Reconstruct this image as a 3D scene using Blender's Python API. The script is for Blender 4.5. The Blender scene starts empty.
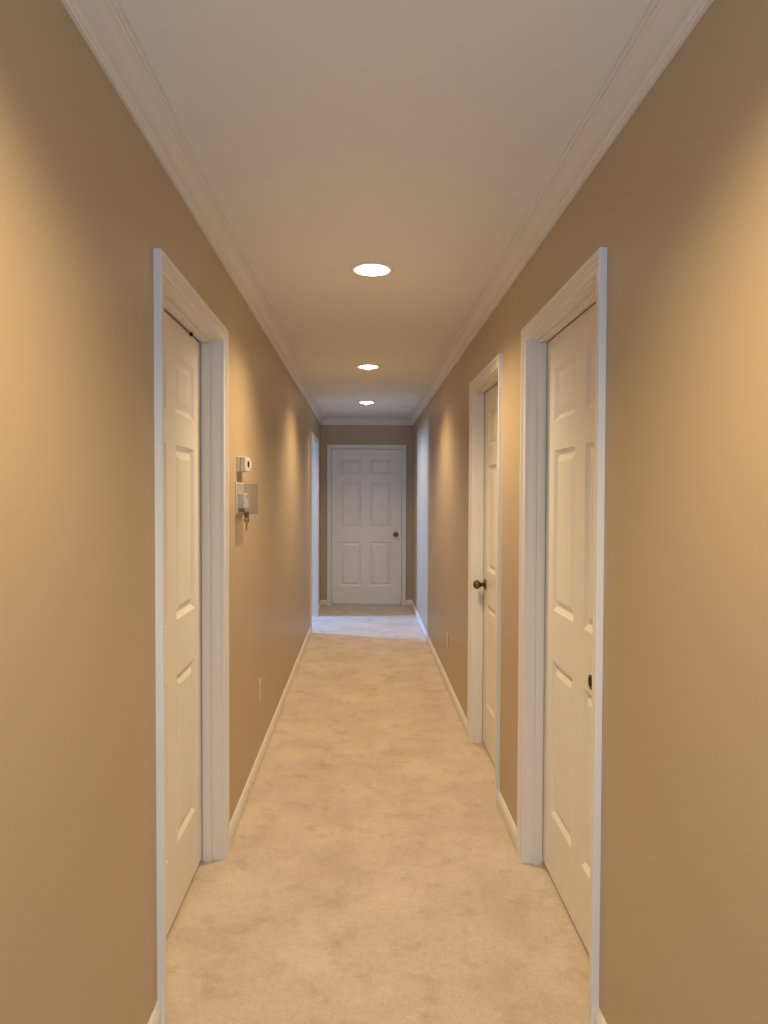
import bpy, bmesh, math
from mathutils import Matrix, Vector

S = bpy.context.scene
COL = S.collection

# ------------------------------------------------------------------ measured layout (metres)
XL, XR, YF = -0.558, 0.6365, 9.0          # left wall, right wall, far wall faces
CEIL = 2.44
WT = 0.115                                # wall thickness
TOP = 2.046                               # clear height of the door openings
CW, REV = 0.050, 0.004                    # casing width and reveal
Y0 = -1.1                                 # the hall goes on behind the camera
LAMPS = [(0.034, 0.80), (0.034, 3.06), (0.033, 5.36), (0.028, 7.42)]


# ------------------------------------------------------------------ materials
def mat(name, col, rough=0.5, spec=0.5, metal=0.0, bump=None, mottle=None, coat=0.0):
    m = bpy.data.materials.new(name)
    m.use_nodes = True
    nt = m.node_tree
    b = nt.nodes['Principled BSDF']
    b.inputs['Base Color'].default_value = (*col, 1)
    b.inputs['Roughness'].default_value = rough
    b.inputs['Specular IOR Level'].default_value = spec
    b.inputs['Metallic'].default_value = metal
    b.inputs['Coat Weight'].default_value = coat
    tc = nt.nodes.new('ShaderNodeTexCoord')
    if mottle:
        sc, amt = mottle
        n = nt.nodes.new('ShaderNodeTexNoise')
        n.inputs['Scale'].default_value = sc
        n.inputs['Detail'].default_value = 5
        nt.links.new(tc.outputs['Object'], n.inputs['Vector'])
        mx = nt.nodes.new('ShaderNodeMix')
        mx.data_type = 'RGBA'
        mx.inputs['A'].default_value = (*[c * (1 - amt) for c in col], 1)
        mx.inputs['B'].default_value = (*[min(1, c * (1 + amt)) for c in col], 1)
        nt.links.new(n.outputs['Fac'], mx.inputs['Factor'])
        nt.links.new(mx.outputs['Result'], b.inputs['Base Color'])
    if bump:
        sc, st, dist = bump
        n = nt.nodes.new('ShaderNodeTexNoise')
        n.inputs['Scale'].default_value = sc
        n.inputs['Detail'].default_value = 3
        nt.links.new(tc.outputs['Object'], n.inputs['Vector'])
        bp = nt.nodes.new('ShaderNodeBump')
        bp.inputs['Strength'].default_value = st
        bp.inputs['Distance'].default_value = dist
        nt.links.new(n.outputs['Fac'], bp.inputs['Height'])
        nt.links.new(bp.outputs['Normal'], b.inputs['Normal'])
    return m


M_WALL = mat('tan eggshell paint', (0.495, 0.382, 0.240), 0.43, 0.45, bump=(160, 0.10, 0.001), mottle=(1.2, 0.02))
M_TRIM = mat('white semigloss trim', (0.80, 0.765, 0.71), 0.28, 0.5)
M_DOOR = mat('white painted door', (0.82, 0.775, 0.695), 0.34, 0.45, mottle=(2.0, 0.015))
M_CEIL = mat('flat ceiling paint', (0.83, 0.825, 0.80), 0.85, 0.2, bump=(120, 0.08, 0.001))
M_CROWN = mat('white crown paint', (0.78, 0.75, 0.71), 0.40, 0.4)
M_ROOM = mat('white room paint', (0.45, 0.46, 0.47), 0.7, 0.2)
M_BRASS = mat('aged brass', (0.20, 0.14, 0.075), 0.26, 0.5, metal=1.0)
M_DARK = mat('dark recess', (0.012, 0.009, 0.006), 0.6, 0.2)
M_PLATE = mat('almond plastic', (0.68, 0.55, 0.39), 0.35, 0.5)
M_SLOT = mat('outlet slot', (0.02, 0.018, 0.015), 0.6, 0.2)
M_BEIGE = mat('beige plastic', (0.68, 0.62, 0.54), 0.35, 0.5)
M_WHITE = mat('white plastic', (0.82, 0.80, 0.76), 0.35, 0.5)
M_STEEL = mat('steel', (0.45, 0.42, 0.38), 0.3, 0.5, metal=1.0)
M_KEY = mat('brass key', (0.28, 0.20, 0.10), 0.35, 0.5, metal=1.0)
M_CAN = mat('white reflector', (0.85, 0.83, 0.80), 0.25, 0.5)


def carpet_material():
    m = bpy.data.materials.new('beige cut pile carpet')
    m.use_nodes = True
    nt = m.node_tree
    L = nt.links.new
    b = nt.nodes['Principled BSDF']
    b.inputs['Roughness'].default_value = 0.95
    b.inputs['Specular IOR Level'].default_value = 0.1
    b.inputs['Sheen Weight'].default_value = 0.15
    b.inputs['Sheen Roughness'].default_value = 0.6
    tc = nt.nodes.new('ShaderNodeTexCoord')

    def noise(scale, detail, rough=0.55, lac=2.0, dist=0.0):
        n = nt.nodes.new('ShaderNodeTexNoise')
        n.inputs['Scale'].default_value = scale
        n.inputs['Detail'].default_value = detail
        n.inputs['Roughness'].default_value = rough
        n.inputs['Distortion'].default_value = dist
        L(tc.outputs['Object'], n.inputs['Vector'])
        return n

    def ramp(src, p0, c0, p1, c1):
        r = nt.nodes.new('ShaderNodeValToRGB')
        r.color_ramp.elements[0].position = p0
        r.color_ramp.elements[0].color = (*c0, 1)
        r.color_ramp.elements[1].position = p1
        r.color_ramp.elements[1].color = (*c1, 1)
        L(src.outputs['Fac'], r.inputs['Fac'])
        return r

    def mult(a, c):
        x = nt.nodes.new('ShaderNodeMix')
        x.data_type = 'RGBA'
        x.blend_type = 'MULTIPLY'
        x.inputs['Factor'].default_value = 1
        L(a, x.inputs['A'])
        L(c, x.inputs['B'])
        return x.outputs['Result']

    wear = ramp(noise(3.2, 7, 0.66, dist=0.1), 0.34, (0.60, 0.487, 0.372), 0.66, (0.735, 0.62, 0.487))
    spots = ramp(noise(8.0, 4, 0.6, dist=0.15), 0.26, (0.80, 0.77, 0.74), 0.46, (1, 1, 1))
    pile = ramp(noise(170, 3, 0.7), 0.30, (0.84, 0.83, 0.82), 0.70, (1.08, 1.08, 1.08))
    tuft = ramp(noise(45, 3, 0.6), 0.30, (0.94, 0.935, 0.93), 0.70, (1.04, 1.04, 1.04))
    c = mult(mult(mult(wear.outputs['Color'], spots.outputs['Color']), pile.outputs['Color']), tuft.outputs['Color'])
    L(c, b.inputs['Base Color'])
    bp = nt.nodes.new('ShaderNodeBump')
    bp.inputs['Strength'].default_value = 0.55
    bp.inputs['Distance'].default_value = 0.006
    L(noise(220, 3, 0.7).outputs['Fac'], bp.inputs['Height'])
    bp2 = nt.nodes.new('ShaderNodeBump')
    bp2.inputs['Strength'].default_value = 0.35
    bp2.inputs['Distance'].default_value = 0.02
    L(noise(14, 4, 0.6).outputs['Fac'], bp2.inputs['Height'])
    L(bp.outputs['Normal'], bp2.inputs['Normal'])
    L(bp2.outputs['Normal'], b.inputs['Normal'])
    return m


M_CARPET = carpet_material()


def bulb_material():
    m = bpy.data.materials.new('frosted lit bulb')
    m.use_nodes = True
    b = m.node_tree.nodes['Principled BSDF']
    b.inputs['Base Color'].default_value = (0.9, 0.88, 0.82, 1)
    b.inputs['Emission Color'].default_value = (1, 0.80, 0.54, 1)
    b.inputs['Emission Strength'].default_value = 18.0
    return m


M_BULB = bulb_material()


def clear_material():
    m = bpy.data.materials.new('clear acrylic')
    m.use_nodes = True
    nt = m.node_tree
    out = nt.nodes['Material Output']
    nt.nodes.remove(nt.nodes['Principled BSDF'])
    tr = nt.nodes.new('ShaderNodeBsdfTransparent')
    tr.inputs['Color'].default_value = (0.90, 0.895, 0.88, 1)
    gl = nt.nodes.new('ShaderNodeBsdfGlossy')
    gl.inputs['Roughness'].default_value = 0.3
    mx = nt.nodes.new('ShaderNodeMixShader')
    mx.inputs['Fac'].default_value = 0.09
    nt.links.new(tr.outputs['BSDF'], mx.inputs[1])
    nt.links.new(gl.outputs['BSDF'], mx.inputs[2])
    nt.links.new(mx.outputs['Shader'], out.inputs['Surface'])
    return m


M_CLEAR = clear_material()


# ------------------------------------------------------------------ mesh helpers
def link(name, bm, m, parent=None, smooth=False, bevel=0.0, normals=True):
    if normals:
        bmesh.ops.recalc_face_normals(bm, faces=bm.faces[:])
    me = bpy.data.meshes.new(name)
    bm.to_mesh(me)
    bm.free()
    me.materials.append(m)
    o = bpy.data.objects.new(name, me)
    COL.objects.link(o)
    if smooth:
        for p in me.polygons:
            p.use_smooth = True
    if bevel:
        md = o.modifiers.new('edge', 'BEVEL')
        md.width = bevel
        md.segments = 2
        md.limit_method = 'ANGLE'
        md.angle_limit = math.radians(40)
    if parent:
        o.parent = parent
        o.matrix_parent_inverse = parent.matrix_world.inverted()
    return o


def tag(o, label, cat, group=None, kind=None):
    o['label'] = label
    o['category'] = cat
    if group:
        o['group'] = group
    if kind:
        o['kind'] = kind
    return o


def empty(name, loc):
    o = bpy.data.objects.new(name, None)
    o.location = loc
    o.empty_display_size = 0.05
    COL.objects.link(o)
    bpy.context.view_layer.update()
    return o


def box(bm, x0, x1, y0, y1, z0, z1):
    v = [bm.verts.new((x, y, z)) for x in (x0, x1) for y in (y0, y1) for z in (z0, z1)]
    for f in ((0, 1, 3, 2), (4, 6, 7, 5), (0, 4, 5, 1), (2, 3, 7, 6), (0, 2, 6, 4), (1, 5, 7, 3)):
        bm.faces.new([v[i] for i in f])


def left(a, d, z):
    return Vector((XL + d, a, z))


def right(a, d, z):
    return Vector((XR - d, a, z))


def far(a, d, z):
    return Vector((a, YF - d, z))


def lbox(bm, T, a0, a1, d0, d1, z0, z1):
    v = [bm.verts.new(T(a, d, z)) for a in (a0, a1) for d in (d0, d1) for z in (z0, z1)]
    for f in ((0, 1, 3, 2), (4, 6, 7, 5), (0, 4, 5, 1), (2, 3, 7, 6), (0, 2, 6, 4), (1, 5, 7, 3)):
        bm.faces.new([v[i] for i in f])


def sweep(bm, rings, closed_profile=True, caps=True):
    """rings: list of equal-length point lists; skins between them."""
    R = [[bm.verts.new(p) for p in r] for r in rings]
    n = len(R[0])
    for a, b in zip(R, R[1:]):
        for i in range(n if closed_profile else n - 1):
            j = (i + 1) % n
            bm.faces.new((a[i], a[j], b[j], b[i]))
    if caps:
        bm.faces.new(R[0])
        bm.faces.new(R[-1][::-1])


def lathe(bm, prof, base, axis, seg=32):
    """prof: (distance along axis, radius)."""
    axis = Vector(axis).normalized()
    u = axis.orthogonal().normalized()
    w = axis.cross(u)
    base = Vector(base)
    rings = []
    for h, r in prof:
        rings.append([bm.verts.new(base + axis * h + (u * math.cos(t) + w * math.sin(t)) * max(r, 1e-5))
                      for t in [2 * math.pi * k / seg for k in range(seg)]])
    for a, b in zip(rings, rings[1:]):
        for i in range(seg):
            j = (i + 1) % seg
            bm.faces.new((a[i], a[j], b[j], b[i]))
    bm.faces.new(rings[0])
    bm.faces.new(rings[-1][::-1])


# ------------------------------------------------------------------ walls
def wall_boxes(bm, T, a0, a1, openings, dback=-WT):
    a = a0
    for (o0, o1) in openings:
        lbox(bm, T, a, o0, dback, 0, -0.02, CEIL + 0.02)
        lbox(bm, T, o0, o1, dback, 0, TOP + 0.019, CEIL + 0.02)
        a = o1
    lbox(bm, T, a, a1, dback, 0, -0.02, CEIL + 0.02)


def blackout_box(bm, T, o0, o1, depth=0.55):
    """unseen box added behind a shut door so no daylight leaks through its gaps"""
    d0, d1, t = -WT - depth, -WT, 0.02
    lbox(bm, T, o0 - 0.1, o1 + 0.1, d0 - t, d0, -0.02, CEIL)
    lbox(bm, T, o0 - 0.1 - t, o0 - 0.1, d0 - t, d1, -0.02, CEIL)
    lbox(bm, T, o1 + 0.1, o1 + 0.1 + t, d0 - t, d1, -0.02, CEIL)
    lbox(bm, T, o0 - 0.1, o1 + 0.1, d0, d1, CEIL - t, CEIL)


JT = 0.018                                  # jamb board thickness
OP_L = (1.914, 2.716)
OP_R = (1.862, 2.662)
OP_R2 = (3.217, 3.990)
OP_O = (7.244, 8.213)
OP_F = (-0.423, 0.4986)


def ro(o):
    return (o[0] - JT, o[1] + JT)


bm = bmesh.new()
wall_boxes(bm, left, Y0, YF + WT, [ro(OP_L), ro(OP_O)])
blackout_box(bm, left, *OP_L)
tag(link('wall_left', bm, M_WALL), 'long tan painted hall wall carrying the thermostat', 'wall', kind='structure')
bm = bmesh.new()
wall_boxes(bm, right, Y0, YF + WT, [ro(OP_R), ro(OP_R2)])
blackout_box(bm, right, *OP_R)
blackout_box(bm, right, *OP_R2)
tag(link('wall_right', bm, M_WALL), 'long tan painted hall wall with two closed doors in it', 'wall', kind='structure')
bm = bmesh.new()
wall_boxes(bm, far, XL, XR, [ro(OP_F)])
tag(link('wall_far', bm, M_WALL), 'narrow tan end wall around the closed door facing down the hall', 'wall', kind='structure')

# side room behind the open doorway on the left: plain white walls and a window that lets the daylight in
SX0, SX1, SY0, SY1 = -3.3, XL - WT, 6.55, 9.35
WY0, WY1, WZ0, WZ1 = 7.95, 8.55, 1.50, 2.36
bm = bmesh.new()
box(bm, SX0 - 0.1, SX1, SY0 - 0.1, SY0, -0.02, CEIL + 0.1)
box(bm, SX0 - 0.1, SX1, SY1, SY1 + 0.1, -0.02, CEIL + 0.1)
box(bm, SX0 - 0.1, SX1, SY0 - 0.1, SY1 + 0.1, CEIL, CEIL + 0.1)
box(bm, SX0 - 0.1, SX0, SY0, WY0, -0.02, CEIL)
box(bm, SX0 - 0.1, SX0, WY1, SY1, -0.02, CEIL)
box(bm, SX0 - 0.1, SX0, WY0, WY1, -0.02, WZ0)
box(bm, SX0 - 0.1, SX0, WY0, WY1, WZ1, CEIL)
tag(link('wall_side_room', bm, M_ROOM), 'white walls of the daylit room beyond the open doorway', 'wall', kind='structure')
bm = bmesh.new()
for (a, b, c, d) in ((WY0, WY1, WZ0, WZ0 + 0.05), (WY0, WY1, WZ1 - 0.05, WZ1), (WY0, WY0 + 0.05, WZ0, WZ1), (WY1 - 0.05, WY1, WZ0, WZ1)):
    box(bm, SX0 - 0.09, SX0 - 0.03, a, b, c, d)
tag(link('window_1', bm, M_TRIM), 'white framed window of the room beyond the open doorway', 'window', kind='structure')

# unseen shell added behind end door, one side open, shapes daylight under it
bm = bmesh.new()
box(bm, -1.10, 1.45, YF + 1.30, YF + 1.40, -0.02, CEIL)
box(bm, -1.20, -1.10, YF + WT, YF + 1.40, -0.02, CEIL)
box(bm, -1.10, -0.70, YF + WT + 0.30, YF + 0.50, -0.02, CEIL)
box(bm, -1.20, 1.45, YF + WT, YF + 1.40, CEIL, CEIL + 0.1)
box(bm, -1.20, XL - WT, YF + 0.02, YF + WT, -0.02, CEIL)
tag(link('wall_light_shell', bm, M_ROOM), 'unseen shell added behind the closed end door to shape the light under it', 'wall', kind='structure')

# ------------------------------------------------------------------ floor
bm = bmesh.new()
box(bm, SX0 - 0.1, 1.45, Y0, YF + 1.6, -0.05, 0.0)
tag(link('floor', bm, M_CARPET), 'worn beige wall to wall carpet with faint stains', 'carpet', kind='structure')

# ------------------------------------------------------------------ ceiling with round holes for the cans
HOLE = 0.080
SEG = 40
bm = bmesh.new()
x0, x1 = XL - WT, XR + WT
hs = 0.15
ys = [Y0]
for (lx, ly) in LAMPS:
    ys += [ly - hs, ly + hs]
ys.append(YF + WT)
for i in range(len(ys) - 1):
    a, b = ys[i], ys[i + 1]
    if i % 2 == 0:
        bm.faces.new([bm.verts.new(p) for p in ((x0, a, CEIL), (x1, a, CEIL), (x1, b, CEIL), (x0, b, CEIL))])
    else:
        lx, ly = LAMPS[i // 2]
        bm.faces.new([bm.verts.new(p) for p in ((x0, a, CEIL), (lx - hs, a, CEIL), (lx - hs, b, CEIL), (x0, b, CEIL))])
        bm.faces.new([bm.verts.new(p) for p in ((lx + hs, a, CEIL), (x1, a, CEIL), (x1, b, CEIL), (lx + hs, b, CEIL))])
        ci, sq = [], []
        for k in range(SEG):
            t = 2 * math.pi * k / SEG + math.pi / SEG * 0
            c, s = math.cos(t), math.sin(t)
            q = hs / max(abs(c), abs(s))
            ci.append(bm.verts.new((lx + HOLE * c, ly + HOLE * s, CEIL)))
            sq.append(bm.verts.new((lx + q * c, ly + q * s, CEIL)))
        for k in range(SEG):
            j = (k + 1) % SEG
            bm.faces.new((ci[k], ci[j], sq[j], sq[k]))
for f in bm.faces:
    f.normal_update()
    if f.normal.z > 0:
        f.normal_flip()
# the space above the plaster is closed off
box(bm, x0, x1, Y0, YF + WT, CEIL + 0.20, CEIL + 0.24)
tag(link('ceiling', bm, M_CEIL, normals=False), 'flat white hall ceiling with recessed lights', 'ceiling', kind='structure')


# ------------------------------------------------------------------ crown moulding and baseboards
def crown_profile(p, h):
    pts = [(-0.002, h), (0.009, h), (0.0115, h - 0.003), (0.0115, h - 0.009), (0.016, h - 0.012)]
    for k in range(9):
        t = k / 8 * math.pi / 2
        pts.append((p - 0.013 - (p - 0.031) * math.cos(t), 0.020 + (h - 0.036) * (1 - math.sin(t))))
    pts += [(p - 0.008, 0.018), (p - 0.008, 0.012), (p, 0.010), (p, -0.002), (-0.002, -0.002)]
    return pts


def run(name, T, prof, a0, a1, m, label, cat, kind='structure', parent=None, smooth=False):
    bm = bmesh.new()
    sweep(bm, [[T(a, d, z) for (d, z) in prof] for a in (a0, a1)])
    return tag(link(name, bm, m), label, cat, kind=kind)


CP = [(p, CEIL - h) for (p, h) in crown_profile(0.064, 0.0865)]
run('trim_1', left, CP, Y0, YF, M_CROWN, 'white crown moulding along the wall with the thermostat', 'crown moulding')
run('trim_2', right, CP, Y0, YF, M_CROWN, 'white crown moulding above the wall with two closed doors', 'crown moulding')
run('trim_3', far, CP, XL, XR, M_CROWN, 'short white crown moulding across the end wall', 'crown moulding')

BH, BT = 0.072, 0.013
BP = [(-0.002, 0.006), (BT - 0.001, 0.006), (BT, BH - 0.026), (BT - 0.002, BH - 0.016), (BT - 0.005, BH - 0.008), (0.005, BH - 0.002), (0.003, BH), (-0.002, BH)]
CO = CW + REV
bb = [
    ('baseboard_left', left, Y0, OP_L[0] - CO, 'white baseboard on the left wall, nearest piece before the paneled door'),
    ('baseboard_left', left, OP_L[1] + CO, OP_O[0] - CO, 'white baseboard under the thermostat between the paneled door and open doorway'),
    ('baseboard_left', left, OP_O[1] + CO, YF, 'short white baseboard between the open doorway and the end wall'),
    ('baseboard_right', right, Y0, OP_R[0] - CO, 'white baseboard on the right wall, nearest piece before the door with finger pull'),
    ('baseboard_right', right, OP_R[1] + CO, OP_R2[0] - CO, 'short white baseboard between the two closed doors on the right'),
    ('baseboard_right', right, OP_R2[1] + CO, YF, 'long white baseboard past the knobbed side door to the end wall'),
    ('baseboard_far', far, XL, OP_F[0] - CO, 'tiny white baseboard left of the end door'),
    ('baseboard_far', far, OP_F[1] + CO, XR, 'tiny white baseboard on the knob side of the end door'),
]
for n, T, a0, a1, lab in bb:
    run(n, T, BP, a0, a1, M_TRIM, lab, 'baseboard')


# ------------------------------------------------------------------ door casings with jambs and stops
CASE = [(0.0, -0.001), (0.0, 0.0105), (0.003, 0.0125), (0.008, 0.0125), (0.0105, 0.0100), (0.013, 0.0095),
        (0.022, 0.0115), (0.027, 0.0125), (0.0285, 0.0155), (0.032, 0.0165), (0.035, 0.0145), (0.0365, 0.0150),
        (0.0385, 0.0185), (0.042, 0.0200), (0.048, 0.0200), (0.050, 0.0185), (0.050, -0.001)]


def casing(name, T, o, label, stop=None, both=False):
    a0, a1 = o[0] - REV, o[1] + REV
    zt = TOP + REV
    bm = bmesh.new()
    sweep(bm, [
        [T(a0 - u, d, -0.005) for (u, d) in CASE],
        [T(a0 - u, d, zt + u) for (u, d) in CASE],
        [T(a1 + u, d, zt + u) for (u, d) in CASE],
        [T(a1 + u, d, -0.005) for (u, d) in CASE]])
    root = tag(link(name, bm, M_TRIM), label, 'door casing', kind='structure')
    bm = bmesh.new()
    lbox(bm, T, o[0] - JT, o[0], -WT, 0.0, -0.005, TOP)
    lbox(bm, T, o[1], o[1] + JT, -WT, 0.0, -0.005, TOP)
    lbox(bm, T, o[0] - JT, o[1] + JT, -WT, 0.0, TOP, TOP + JT)
    link('jamb', bm, M_TRIM, root, bevel=0.0015)
    if stop:
        d0, d1, t = stop
        bm = bmesh.new()
        lbox(bm, T, o[0], o[0] + t, d0, d1, -0.005, TOP - t)
        lbox(bm, T, o[1] - t, o[1], d0, d1, -0.005, TOP - t)
        lbox(bm, T, o[0], o[1], d0, d1, TOP - t, TOP)
        link('door_stop', bm, M_TRIM, root, bevel=0.002)
    return root


REC_L, REC_R, REC_R2, REC_F = 0.077, 0.070, 0.062, 0.030
casing('trim_4', left, OP_L, 'white moulded casing around the paneled door beside the thermostat', stop=(-REC_L + 0.003, -REC_L + 0.037, 0.010))
casing('trim_5', right, OP_R, 'white moulded casing around the nearest door on the right with finger pull', stop=(-REC_R + 0.003, -REC_R + 0.036, 0.008))
casing('trim_6', right, OP_R2, 'white moulded casing around the narrow-looking side door with brass knob', stop=(-REC_R2 + 0.003, -REC_R2 + 0.034, 0.008))
casing('trim_7', left, OP_O, 'white casing of the bright open doorway near the end wall')
casing('trim_8', far, OP_F, 'white casing framing the door at the end of the hall', stop=(-0.115, -0.068, 0.012))  # stop added behind the slab to block daylight around its edges


# ------------------------------------------------------------------ six panel doors
ROWS = [(0.254, 0.832), (1.022, 1.615), (1.724, 1.918)]


def slab(name, T, a0, a1, cols, rec, z0, z1, label, thick=0.035):
    """cols: the two panel columns in wall coordinates"""
    bm = bmesh.new()
    A = sorted([a0, a1] + [v for c in cols for v in c])
    Z = sorted([z0, z1] + [v for r in ROWS for v in r])

    def P(a, d, z):
        return T(a, -rec + d, z)

    grid = {}
    for i, a in enumerate(A):
        for k, z in enumerate(Z):
            grid[i, k] = bm.verts.new(P(a, 0, z))
    for i in range(len(A) - 1):
        for k in range(len(Z) - 1):
            q = [grid[i, k], grid[i + 1, k], grid[i + 1, k + 1], grid[i, k + 1]]
            if i in (1, 3) and k in (1, 3, 5):
                b0, b1, c0, c1 = A[i], A[i + 1], Z[k], Z[k + 1]
                prev = q
                for ins, dep in ((0.002, -0.0020), (0.008, -0.0060), (0.014, -0.0105), (0.018, -0.0120), (0.021, -0.0120),
                                 (0.025, -0.0105), (0.042, -0.0030), (0.045, -0.0022)):
                    cur = [bm.verts.new(P(a, dep, z)) for a, z in ((b0 + ins, c0 + ins), (b1 - ins, c0 + ins), (b1 - ins, c1 - ins), (b0 + ins, c1 - ins))]
                    for e in range(4):
                        f = (e + 1) % 4
                        bm.faces.new((prev[e], prev[f], cur[f], cur[e]))
                    prev = cur
                bm.faces.new(prev)
            else:
                bm.faces.new(q)
    # edges and back
    per = [grid[i, 0] for i in range(len(A))] + [grid[len(A) - 1, k] for k in range(1, len(Z))] + \
          [grid[i, len(Z) - 1] for i in range(len(A) - 2, -1, -1)] + [grid[0, k] for k in range(len(Z) - 2, 0, -1)]
    off = T(0, -thick, 0) - T(0, 0, 0)
    back = [bm.verts.new(v.co + off) for v in per]
    n = len(per)
    for i in range(n):
        j = (i + 1) % n
        bm.faces.new((per[i], per[j], back[j], back[i]))
    bm.faces.new(back)
    return tag(link(name, bm, M_DOOR), label, 'door', kind='structure')


def knob(door, base, axis):
    """rose, neck and ball"""
    bm = bmesh.new()
    lathe(bm, [(0, 0.001), (0, 0.033), (0.003, 0.033), (0.006, 0.031), (0.009, 0.024), (0.011, 0.016), (0.012, 0.001)], base, axis)
    rose = link('knob_rose', bm, M_BRASS, door, smooth=True)
    bm = bmesh.new()
    pr = [(0.008, 0.001), (0.008, 0.0125), (0.018, 0.0110), (0.026, 0.0115), (0.030, 0.0150)]
    for k in range(1, 12):
        t = -math.pi / 2 * 0.72 + (math.pi / 2 * 1.72) * k / 12
        pr.append((0.050 + 0.021 * math.sin(t), 0.0265 * math.cos(t)))
    pr.append((0.0705, 0.001))
    lathe(bm, pr, base, axis)
    link('door_knob', bm, M_BRASS, door, smooth=True)


def flush_pull(door, base, axis):
    bm = bmesh.new()
    lathe(bm, [(0.000, 0.0155), (0.0, 0.0225), (0.0012, 0.0235), (0.0025, 0.0225), (0.0030, 0.0195), (0.0022, 0.0170), (0.0006, 0.0160), (0.0, 0.0155)], base, axis)
    r = link('pull_rim', bm, M_BRASS, door, smooth=True)
    bm = bmesh.new()
    lathe(bm, [(0.0003, 0.001), (0.0003, 0.0165), (0.0007, 0.0165), (0.0007, 0.001)], base, axis)
    link('pull_cup', bm, M_DARK, r)


d1 = slab('door_1', left, OP_L[0] + 0.003, OP_L[1] - 0.004, [(1.990, 2.240), (2.355, 2.605)], REC_L, 0.016, TOP - 0.0145,
          'closed white six-panel door in the wall beside the thermostat')
d2 = slab('door_2', right, OP_R[0] + 0.003, OP_R[1] - 0.003, [(1.935, 2.185), (2.295, 2.545)], REC_R, 0.016, TOP - 0.0098,
          'closed white six-panel door with a round dark flush finger pull')
d3 = slab('door_3', right, OP_R2[0] + 0.003, OP_R2[1] - 0.003, [(3.300, 3.540), (3.640, 3.875)], REC_R2, 0.016, TOP - 0.0105,
          'closed white paneled side door whose brass knob sticks out into the hall')
d4 = slab('door_4', far, OP_F[0] + 0.004, OP_F[1] - 0.004, [(-0.305, -0.036), (0.089, 0.358)], REC_F, 0.024, TOP - 0.005,
          'closed white six-panel door facing down the hall at its end')
flush_pull(d2, right(2.108, -REC_R, 0.870), (-1, 0, 0))
flush_pull(d1, left(2.190, -REC_L, 0.867), (1, 0, 0))
knob(d3, right(3.922, -REC_R2, 0.937), (-1, 0, 0))
knob(d4, far(0.420, -REC_F, 0.930), (0, -1, 0))
bm = bmesh.new()
lathe(bm, [(0, 0.001), (0, 0.0065), (0.009, 0.0065), (0.011, 0.004), (0.011, 0.001)], left(2.545, -REC_L + 0.001, TOP - 0.015), (1, 0, 0), 16)
link('ball_catch', bm, M_DARK, d1)


# ------------------------------------------------------------------ recessed ceiling lights
LAMP_LABELS = ['recessed round ceiling light overhead, before the first doors',
               'largest-looking recessed round ceiling light, just past the facing pair of doors',
               'second recessed ceiling light, between the biggest one and the end wall light',
               'farthest recessed ceiling light, smallest in view, nearest the end door']
PCOL = (1.0, 0.76, 0.46)
POWER = 86.0
DIM = [1.0, 1.0, 1.0, 0.60]                 # last lamp dimmed to keep the end wall and door darker


def downlight(i, lx, ly):
    root = empty('recessed_downlight', (lx, ly, CEIL))
    tag(root, LAMP_LABELS[i], 'ceiling light', 'recessed ceiling lights down the hall')
    base, ax = (lx, ly, CEIL), (0, 0, -1)
    bm = bmesh.new()
    lathe(bm, [(-0.004, 0.0740), (0.0, 0.0970), (0.0025, 0.0975), (0.0055, 0.0930), (0.0062, 0.0830), (0.0045, 0.0760), (-0.002, 0.0725), (-0.004, 0.0740)], base, ax, 48)
    bmesh.ops.delete(bm, geom=[f for f in bm.faces if len(f.verts) > 4], context='FACES')
    link('trim_ring', bm, M_CAN, root, smooth=True)
    bm = bmesh.new()
    lathe(bm, [(0.001, 0.0735), (-0.03, 0.0715), (-0.08, 0.064), (-0.12, 0.055), (-0.13, 0.05)], base, ax, 48)
    bmesh.ops.delete(bm, geom=[f for f in bm.faces if len(f.verts) > 4 and f.calc_center_median().z < CEIL + 0.05], context='FACES')
    link('reflector', bm, M_CAN, root, smooth=True)
    bm = bmesh.new()
    pr = [(-0.125, 0.001), (-0.125, 0.018), (-0.095, 0.020), (-0.065, 0.036), (-0.035, 0.046), (-0.016, 0.0475)]
    for k in range(1, 10):
        t = k / 9 * math.pi / 2
        pr.append((-0.016 + 0.040 * math.sin(t), 0.0475 * math.cos(t)))
    lathe(bm, pr, base, ax, 40)
    link('bulb', bm, M_BULB, root, smooth=True)
    ld = bpy.data.lights.new('downlight_lamp', 'SPOT')
    ld.energy = POWER * DIM[i]
    ld.color = PCOL
    ld.spot_size = math.radians(137)
    ld.spot_blend = 0.90
    ld.shadow_soft_size = 0.03
    lo = bpy.data.objects.new('downlight_lamp', ld)
    COL.objects.link(lo)
    lo.location = (lx, ly, CEIL - 0.038)
    lo.parent = root
    lo.matrix_parent_inverse = root.matrix_world.inverted()


for i, (lx, ly) in enumerate(LAMPS):
    downlight(i, lx, ly)

# ------------------------------------------------------------------ wall devices on the left
# small thermostat
root = tag(empty('wall_thermostat', left(3.115, 0, 1.583)), 'small beige thermostat box on the wall, above the clear locked guard', 'thermostat')
bm = bmesh.new()
lbox(bm, left, 3.046, 3.184, 0.0, 0.013, 1.549, 1.616)
link('back_plate', bm, M_BEIGE, root, bevel=0.002)
bm = bmesh.new()
lbox(bm, left, 3.052, 3.178, 0.0125, 0.0155, 1.553, 1.612)
link('shadow_gap', bm, M_SLOT, root)
bm = bmesh.new()
lbox(bm, left, 3.049, 3.181, 0.0155, 0.040, 1.551, 1.615)
link('cover', bm, M_BEIGE, root, bevel=0.004)
bm = bmesh.new()
lbox(bm, left, 3.095, 3.140, 0.0395, 0.0415, 1.572, 1.597)
link('display', bm, M_DARK, root)
bm = bmesh.new()
lbox(bm, left, 3.148, 3.170, 0.0395, 0.045, 1.566, 1.600)
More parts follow.
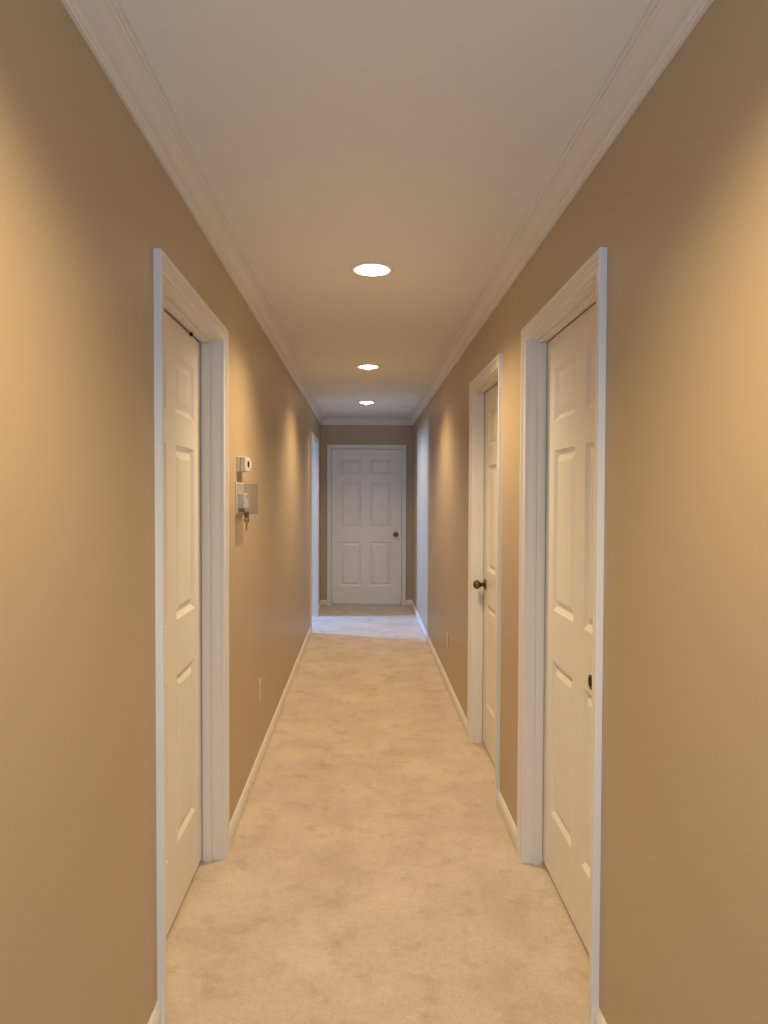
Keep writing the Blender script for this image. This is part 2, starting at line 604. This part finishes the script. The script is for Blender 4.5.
link('setting_lever', bm, M_WHITE, root, bevel=0.002)

# guarded thermostat: clear box, device inside, lock at the bottom corner
GY0, GY1, GZ0, GZ1, GD = 3.022, 3.195, 1.362, 1.494, 0.072
root = tag(empty('thermostat_guard', left((GY0 + GY1) / 2, 0, (GZ0 + GZ1) / 2)), 'clear plastic locking box over a wall thermostat, key hanging below it', 'thermostat guard')
bm = bmesh.new()
lbox(bm, left, GY0 - 0.006, GY1 + 0.006, 0.0, 0.006, GZ0 - 0.004, GZ1 + 0.009)
link('base_flange', bm, M_BEIGE, root, bevel=0.002)
bm = bmesh.new()
t = 0.003
lbox(bm, left, GY0, GY1, GD - t, GD, GZ0, GZ1)
lbox(bm, left, GY0, GY0 + t, 0.006, GD - t, GZ0, GZ1)
lbox(bm, left, GY1 - t, GY1, 0.006, GD - t, GZ0, GZ1)
lbox(bm, left, GY0 + t, GY1 - t, 0.006, GD - t, GZ1 - t, GZ1)
lbox(bm, left, GY0 + t, GY1 - t, 0.006, GD - t, GZ0, GZ0 + t)
link('clear_cover', bm, M_CLEAR, root)
bm = bmesh.new()
lbox(bm, left, 3.060, 3.178, 0.006, 0.031, 1.388, 1.455)
dv = link('inner_thermostat', bm, M_WHITE, root, bevel=0.004)
bm = bmesh.new()
lbox(bm, left, 3.120, 3.160, 0.031, 0.0322, 1.430, 1.446)
link('screen', bm, mat('grey lcd', (0.30, 0.32, 0.29), 0.3), dv)
bm = bmesh.new()
lathe(bm, [(0, 0.001), (0, 0.011), (0.012, 0.011), (0.014, 0.009), (0.014, 0.001)], left(GY0 + 0.012, 0.046, GZ0), (0, 0, -1), 20)
lk = link('lock_cylinder', bm, M_BRASS, root, smooth=False)
bm = bmesh.new()
lbox(bm, left, GY0 - 0.006, GY0 + 0.022, 0.014, 0.036, GZ0 + 0.010, GZ0 + 0.026)
lbox(bm, left, GY0 - 0.003, GY0 + 0.020, 0.036, 0.056, GZ0 - 0.001, GZ0 + 0.012)
link('lock_body', bm, M_BRASS, root, bevel=0.002)

# key hanging from the lock
KY, KD, KZ = GY0 + 0.012, 0.046, GZ0 - 0.0135
bm = bmesh.new()
ring_o, ring_i = [], []
NN = 20
cz = KZ - 0.012
for s in (-0.001, 0.001):
    ring_o.append([bm.verts.new(left(KY + s, KD + 0.0125 * math.cos(2 * math.pi * k / NN), cz + 0.0125 * math.sin(2 * math.pi * k / NN))) for k in range(NN)])
    ring_i.append([bm.verts.new(left(KY + s, KD + 0.0035 * math.cos(2 * math.pi * k / NN), cz + 0.004 + 0.0035 * math.sin(2 * math.pi * k / NN))) for k in range(NN)])
for k in range(NN):
    j = (k + 1) % NN
    bm.faces.new((ring_o[0][k], ring_o[0][j], ring_o[1][j], ring_o[1][k]))
    bm.faces.new((ring_i[0][k], ring_i[1][k], ring_i[1][j], ring_i[0][j]))
    for s in (0, 1):
        bm.faces.new((ring_o[s][k], ring_o[s][j], ring_i[s][j], ring_i[s][k]))
key = tag(link('hanging_key', bm, M_KEY), 'small brass key hanging under the clear thermostat guard', 'key')
bm = bmesh.new()
prof = [(-0.004, -0.011), (-0.004, -0.044), (0.0, -0.048), (0.0035, -0.044), (0.0035, -0.040), (0.0015, -0.037), (0.0040, -0.033),
        (0.0015, -0.029), (0.0045, -0.025), (0.0045, -0.011)]
sweep(bm, [[left(KY + s, KD + d, cz + z) for d, z in prof] for s in (-0.001, 0.001)])
link('key_blade', bm, M_KEY, key)


# ------------------------------------------------------------------ outlets
def outlet(T, a, z, label):
    root = tag(empty('wall_outlet', T(a, 0, z)), label, 'outlet')
    bm = bmesh.new()
    lbox(bm, T, a - 0.035, a + 0.035, 0.0, 0.0055, z - 0.0575, z + 0.0575)
    link('cover_plate', bm, M_PLATE, root, bevel=0.003)
    for s in (-1, 1):
        bm = bmesh.new()
        lathe(bm, [(0.005, 0.001), (0.005, 0.0165), (0.0075, 0.0165), (0.008, 0.0155), (0.008, 0.001)], T(a, 0, z + s * 0.0195), T(0, 1, 0) - T(0, 0, 0), 24)
        r = link('receptacle', bm, M_PLATE, root)
        bm = bmesh.new()
        lbox(bm, T, a - 0.0070, a - 0.0048, 0.0075, 0.0084, z + s * 0.0195 - 0.004, z + s * 0.0195 + 0.005)
        lbox(bm, T, a + 0.0048, a + 0.0070, 0.0075, 0.0084, z + s * 0.0195 - 0.003, z + s * 0.0195 + 0.004)
        link('contact_slots', bm, M_SLOT, r)
    return root


outlet(left, 3.695, 0.400, 'tan electrical outlet low on the wall below the thermostat')
outlet(right, 5.152, 0.360, 'tan electrical outlet low on the wall past the knobbed side door')

# ------------------------------------------------------------------ daylight
w = bpy.data.worlds.new('daylight')
S.world = w
w.use_nodes = True
bg = w.node_tree.nodes['Background']
bg.inputs['Color'].default_value = (0.43, 0.73, 1.17, 1)
bg.inputs['Strength'].default_value = 2.6

al = bpy.data.lights.new('window_daylight', 'AREA')
al.shape = 'RECTANGLE'
al.size = WY1 - WY0 - 0.1
al.size_y = WZ1 - WZ0 - 0.1
al.energy = 150
al.spread = math.radians(125)
al.color = (0.22, 0.46, 1.05)
ao = bpy.data.objects.new('window_daylight', al)
COL.objects.link(ao)
ao.location = (SX0 - 0.06, (WY0 + WY1) / 2, (WZ0 + WZ1) / 2)
ao.rotation_euler = (math.radians(90), 0, math.radians(-90))

# ------------------------------------------------------------------ camera
YAW, PITCH, ROLL, CAMH, FPX = 0.0294, -0.0249, 0.0031, 1.449, 690.0
cy, sy, cp, sp, cr, sr = math.cos(YAW), math.sin(YAW), math.cos(PITCH), math.sin(PITCH), math.cos(ROLL), math.sin(ROLL)
Ry = Matrix(((cy, -sy, 0), (sy, cy, 0), (0, 0, 1)))
Rp = Matrix(((1, 0, 0), (0, cp, sp), (0, -sp, cp)))
Rr = Matrix(((cr, 0, sr), (0, 1, 0), (-sr, 0, cr)))
R = Rr @ Rp @ Ry
rt, fw, up = Vector(R[0]), Vector(R[1]), Vector(R[2])
cam = bpy.data.cameras.new('camera')
cam.sensor_fit = 'VERTICAL'
cam.sensor_height = 24.0
cam.sensor_width = 18.0
cam.lens = FPX / 1024 * 24.0
cam.clip_start = 0.05
co = bpy.data.objects.new('camera', cam)
COL.objects.link(co)
co.matrix_world = Matrix(((rt.x, up.x, -fw.x, 0), (rt.y, up.y, -fw.y, 0), (rt.z, up.z, -fw.z, CAMH), (0, 0, 0, 1)))
S.camera = co

S.view_settings.view_transform = 'Standard'
S.view_settings.look = 'None'
S.view_settings.exposure = 0.0
S.view_settings.gamma = 1.0
S.view_settings.use_curve_mapping = False
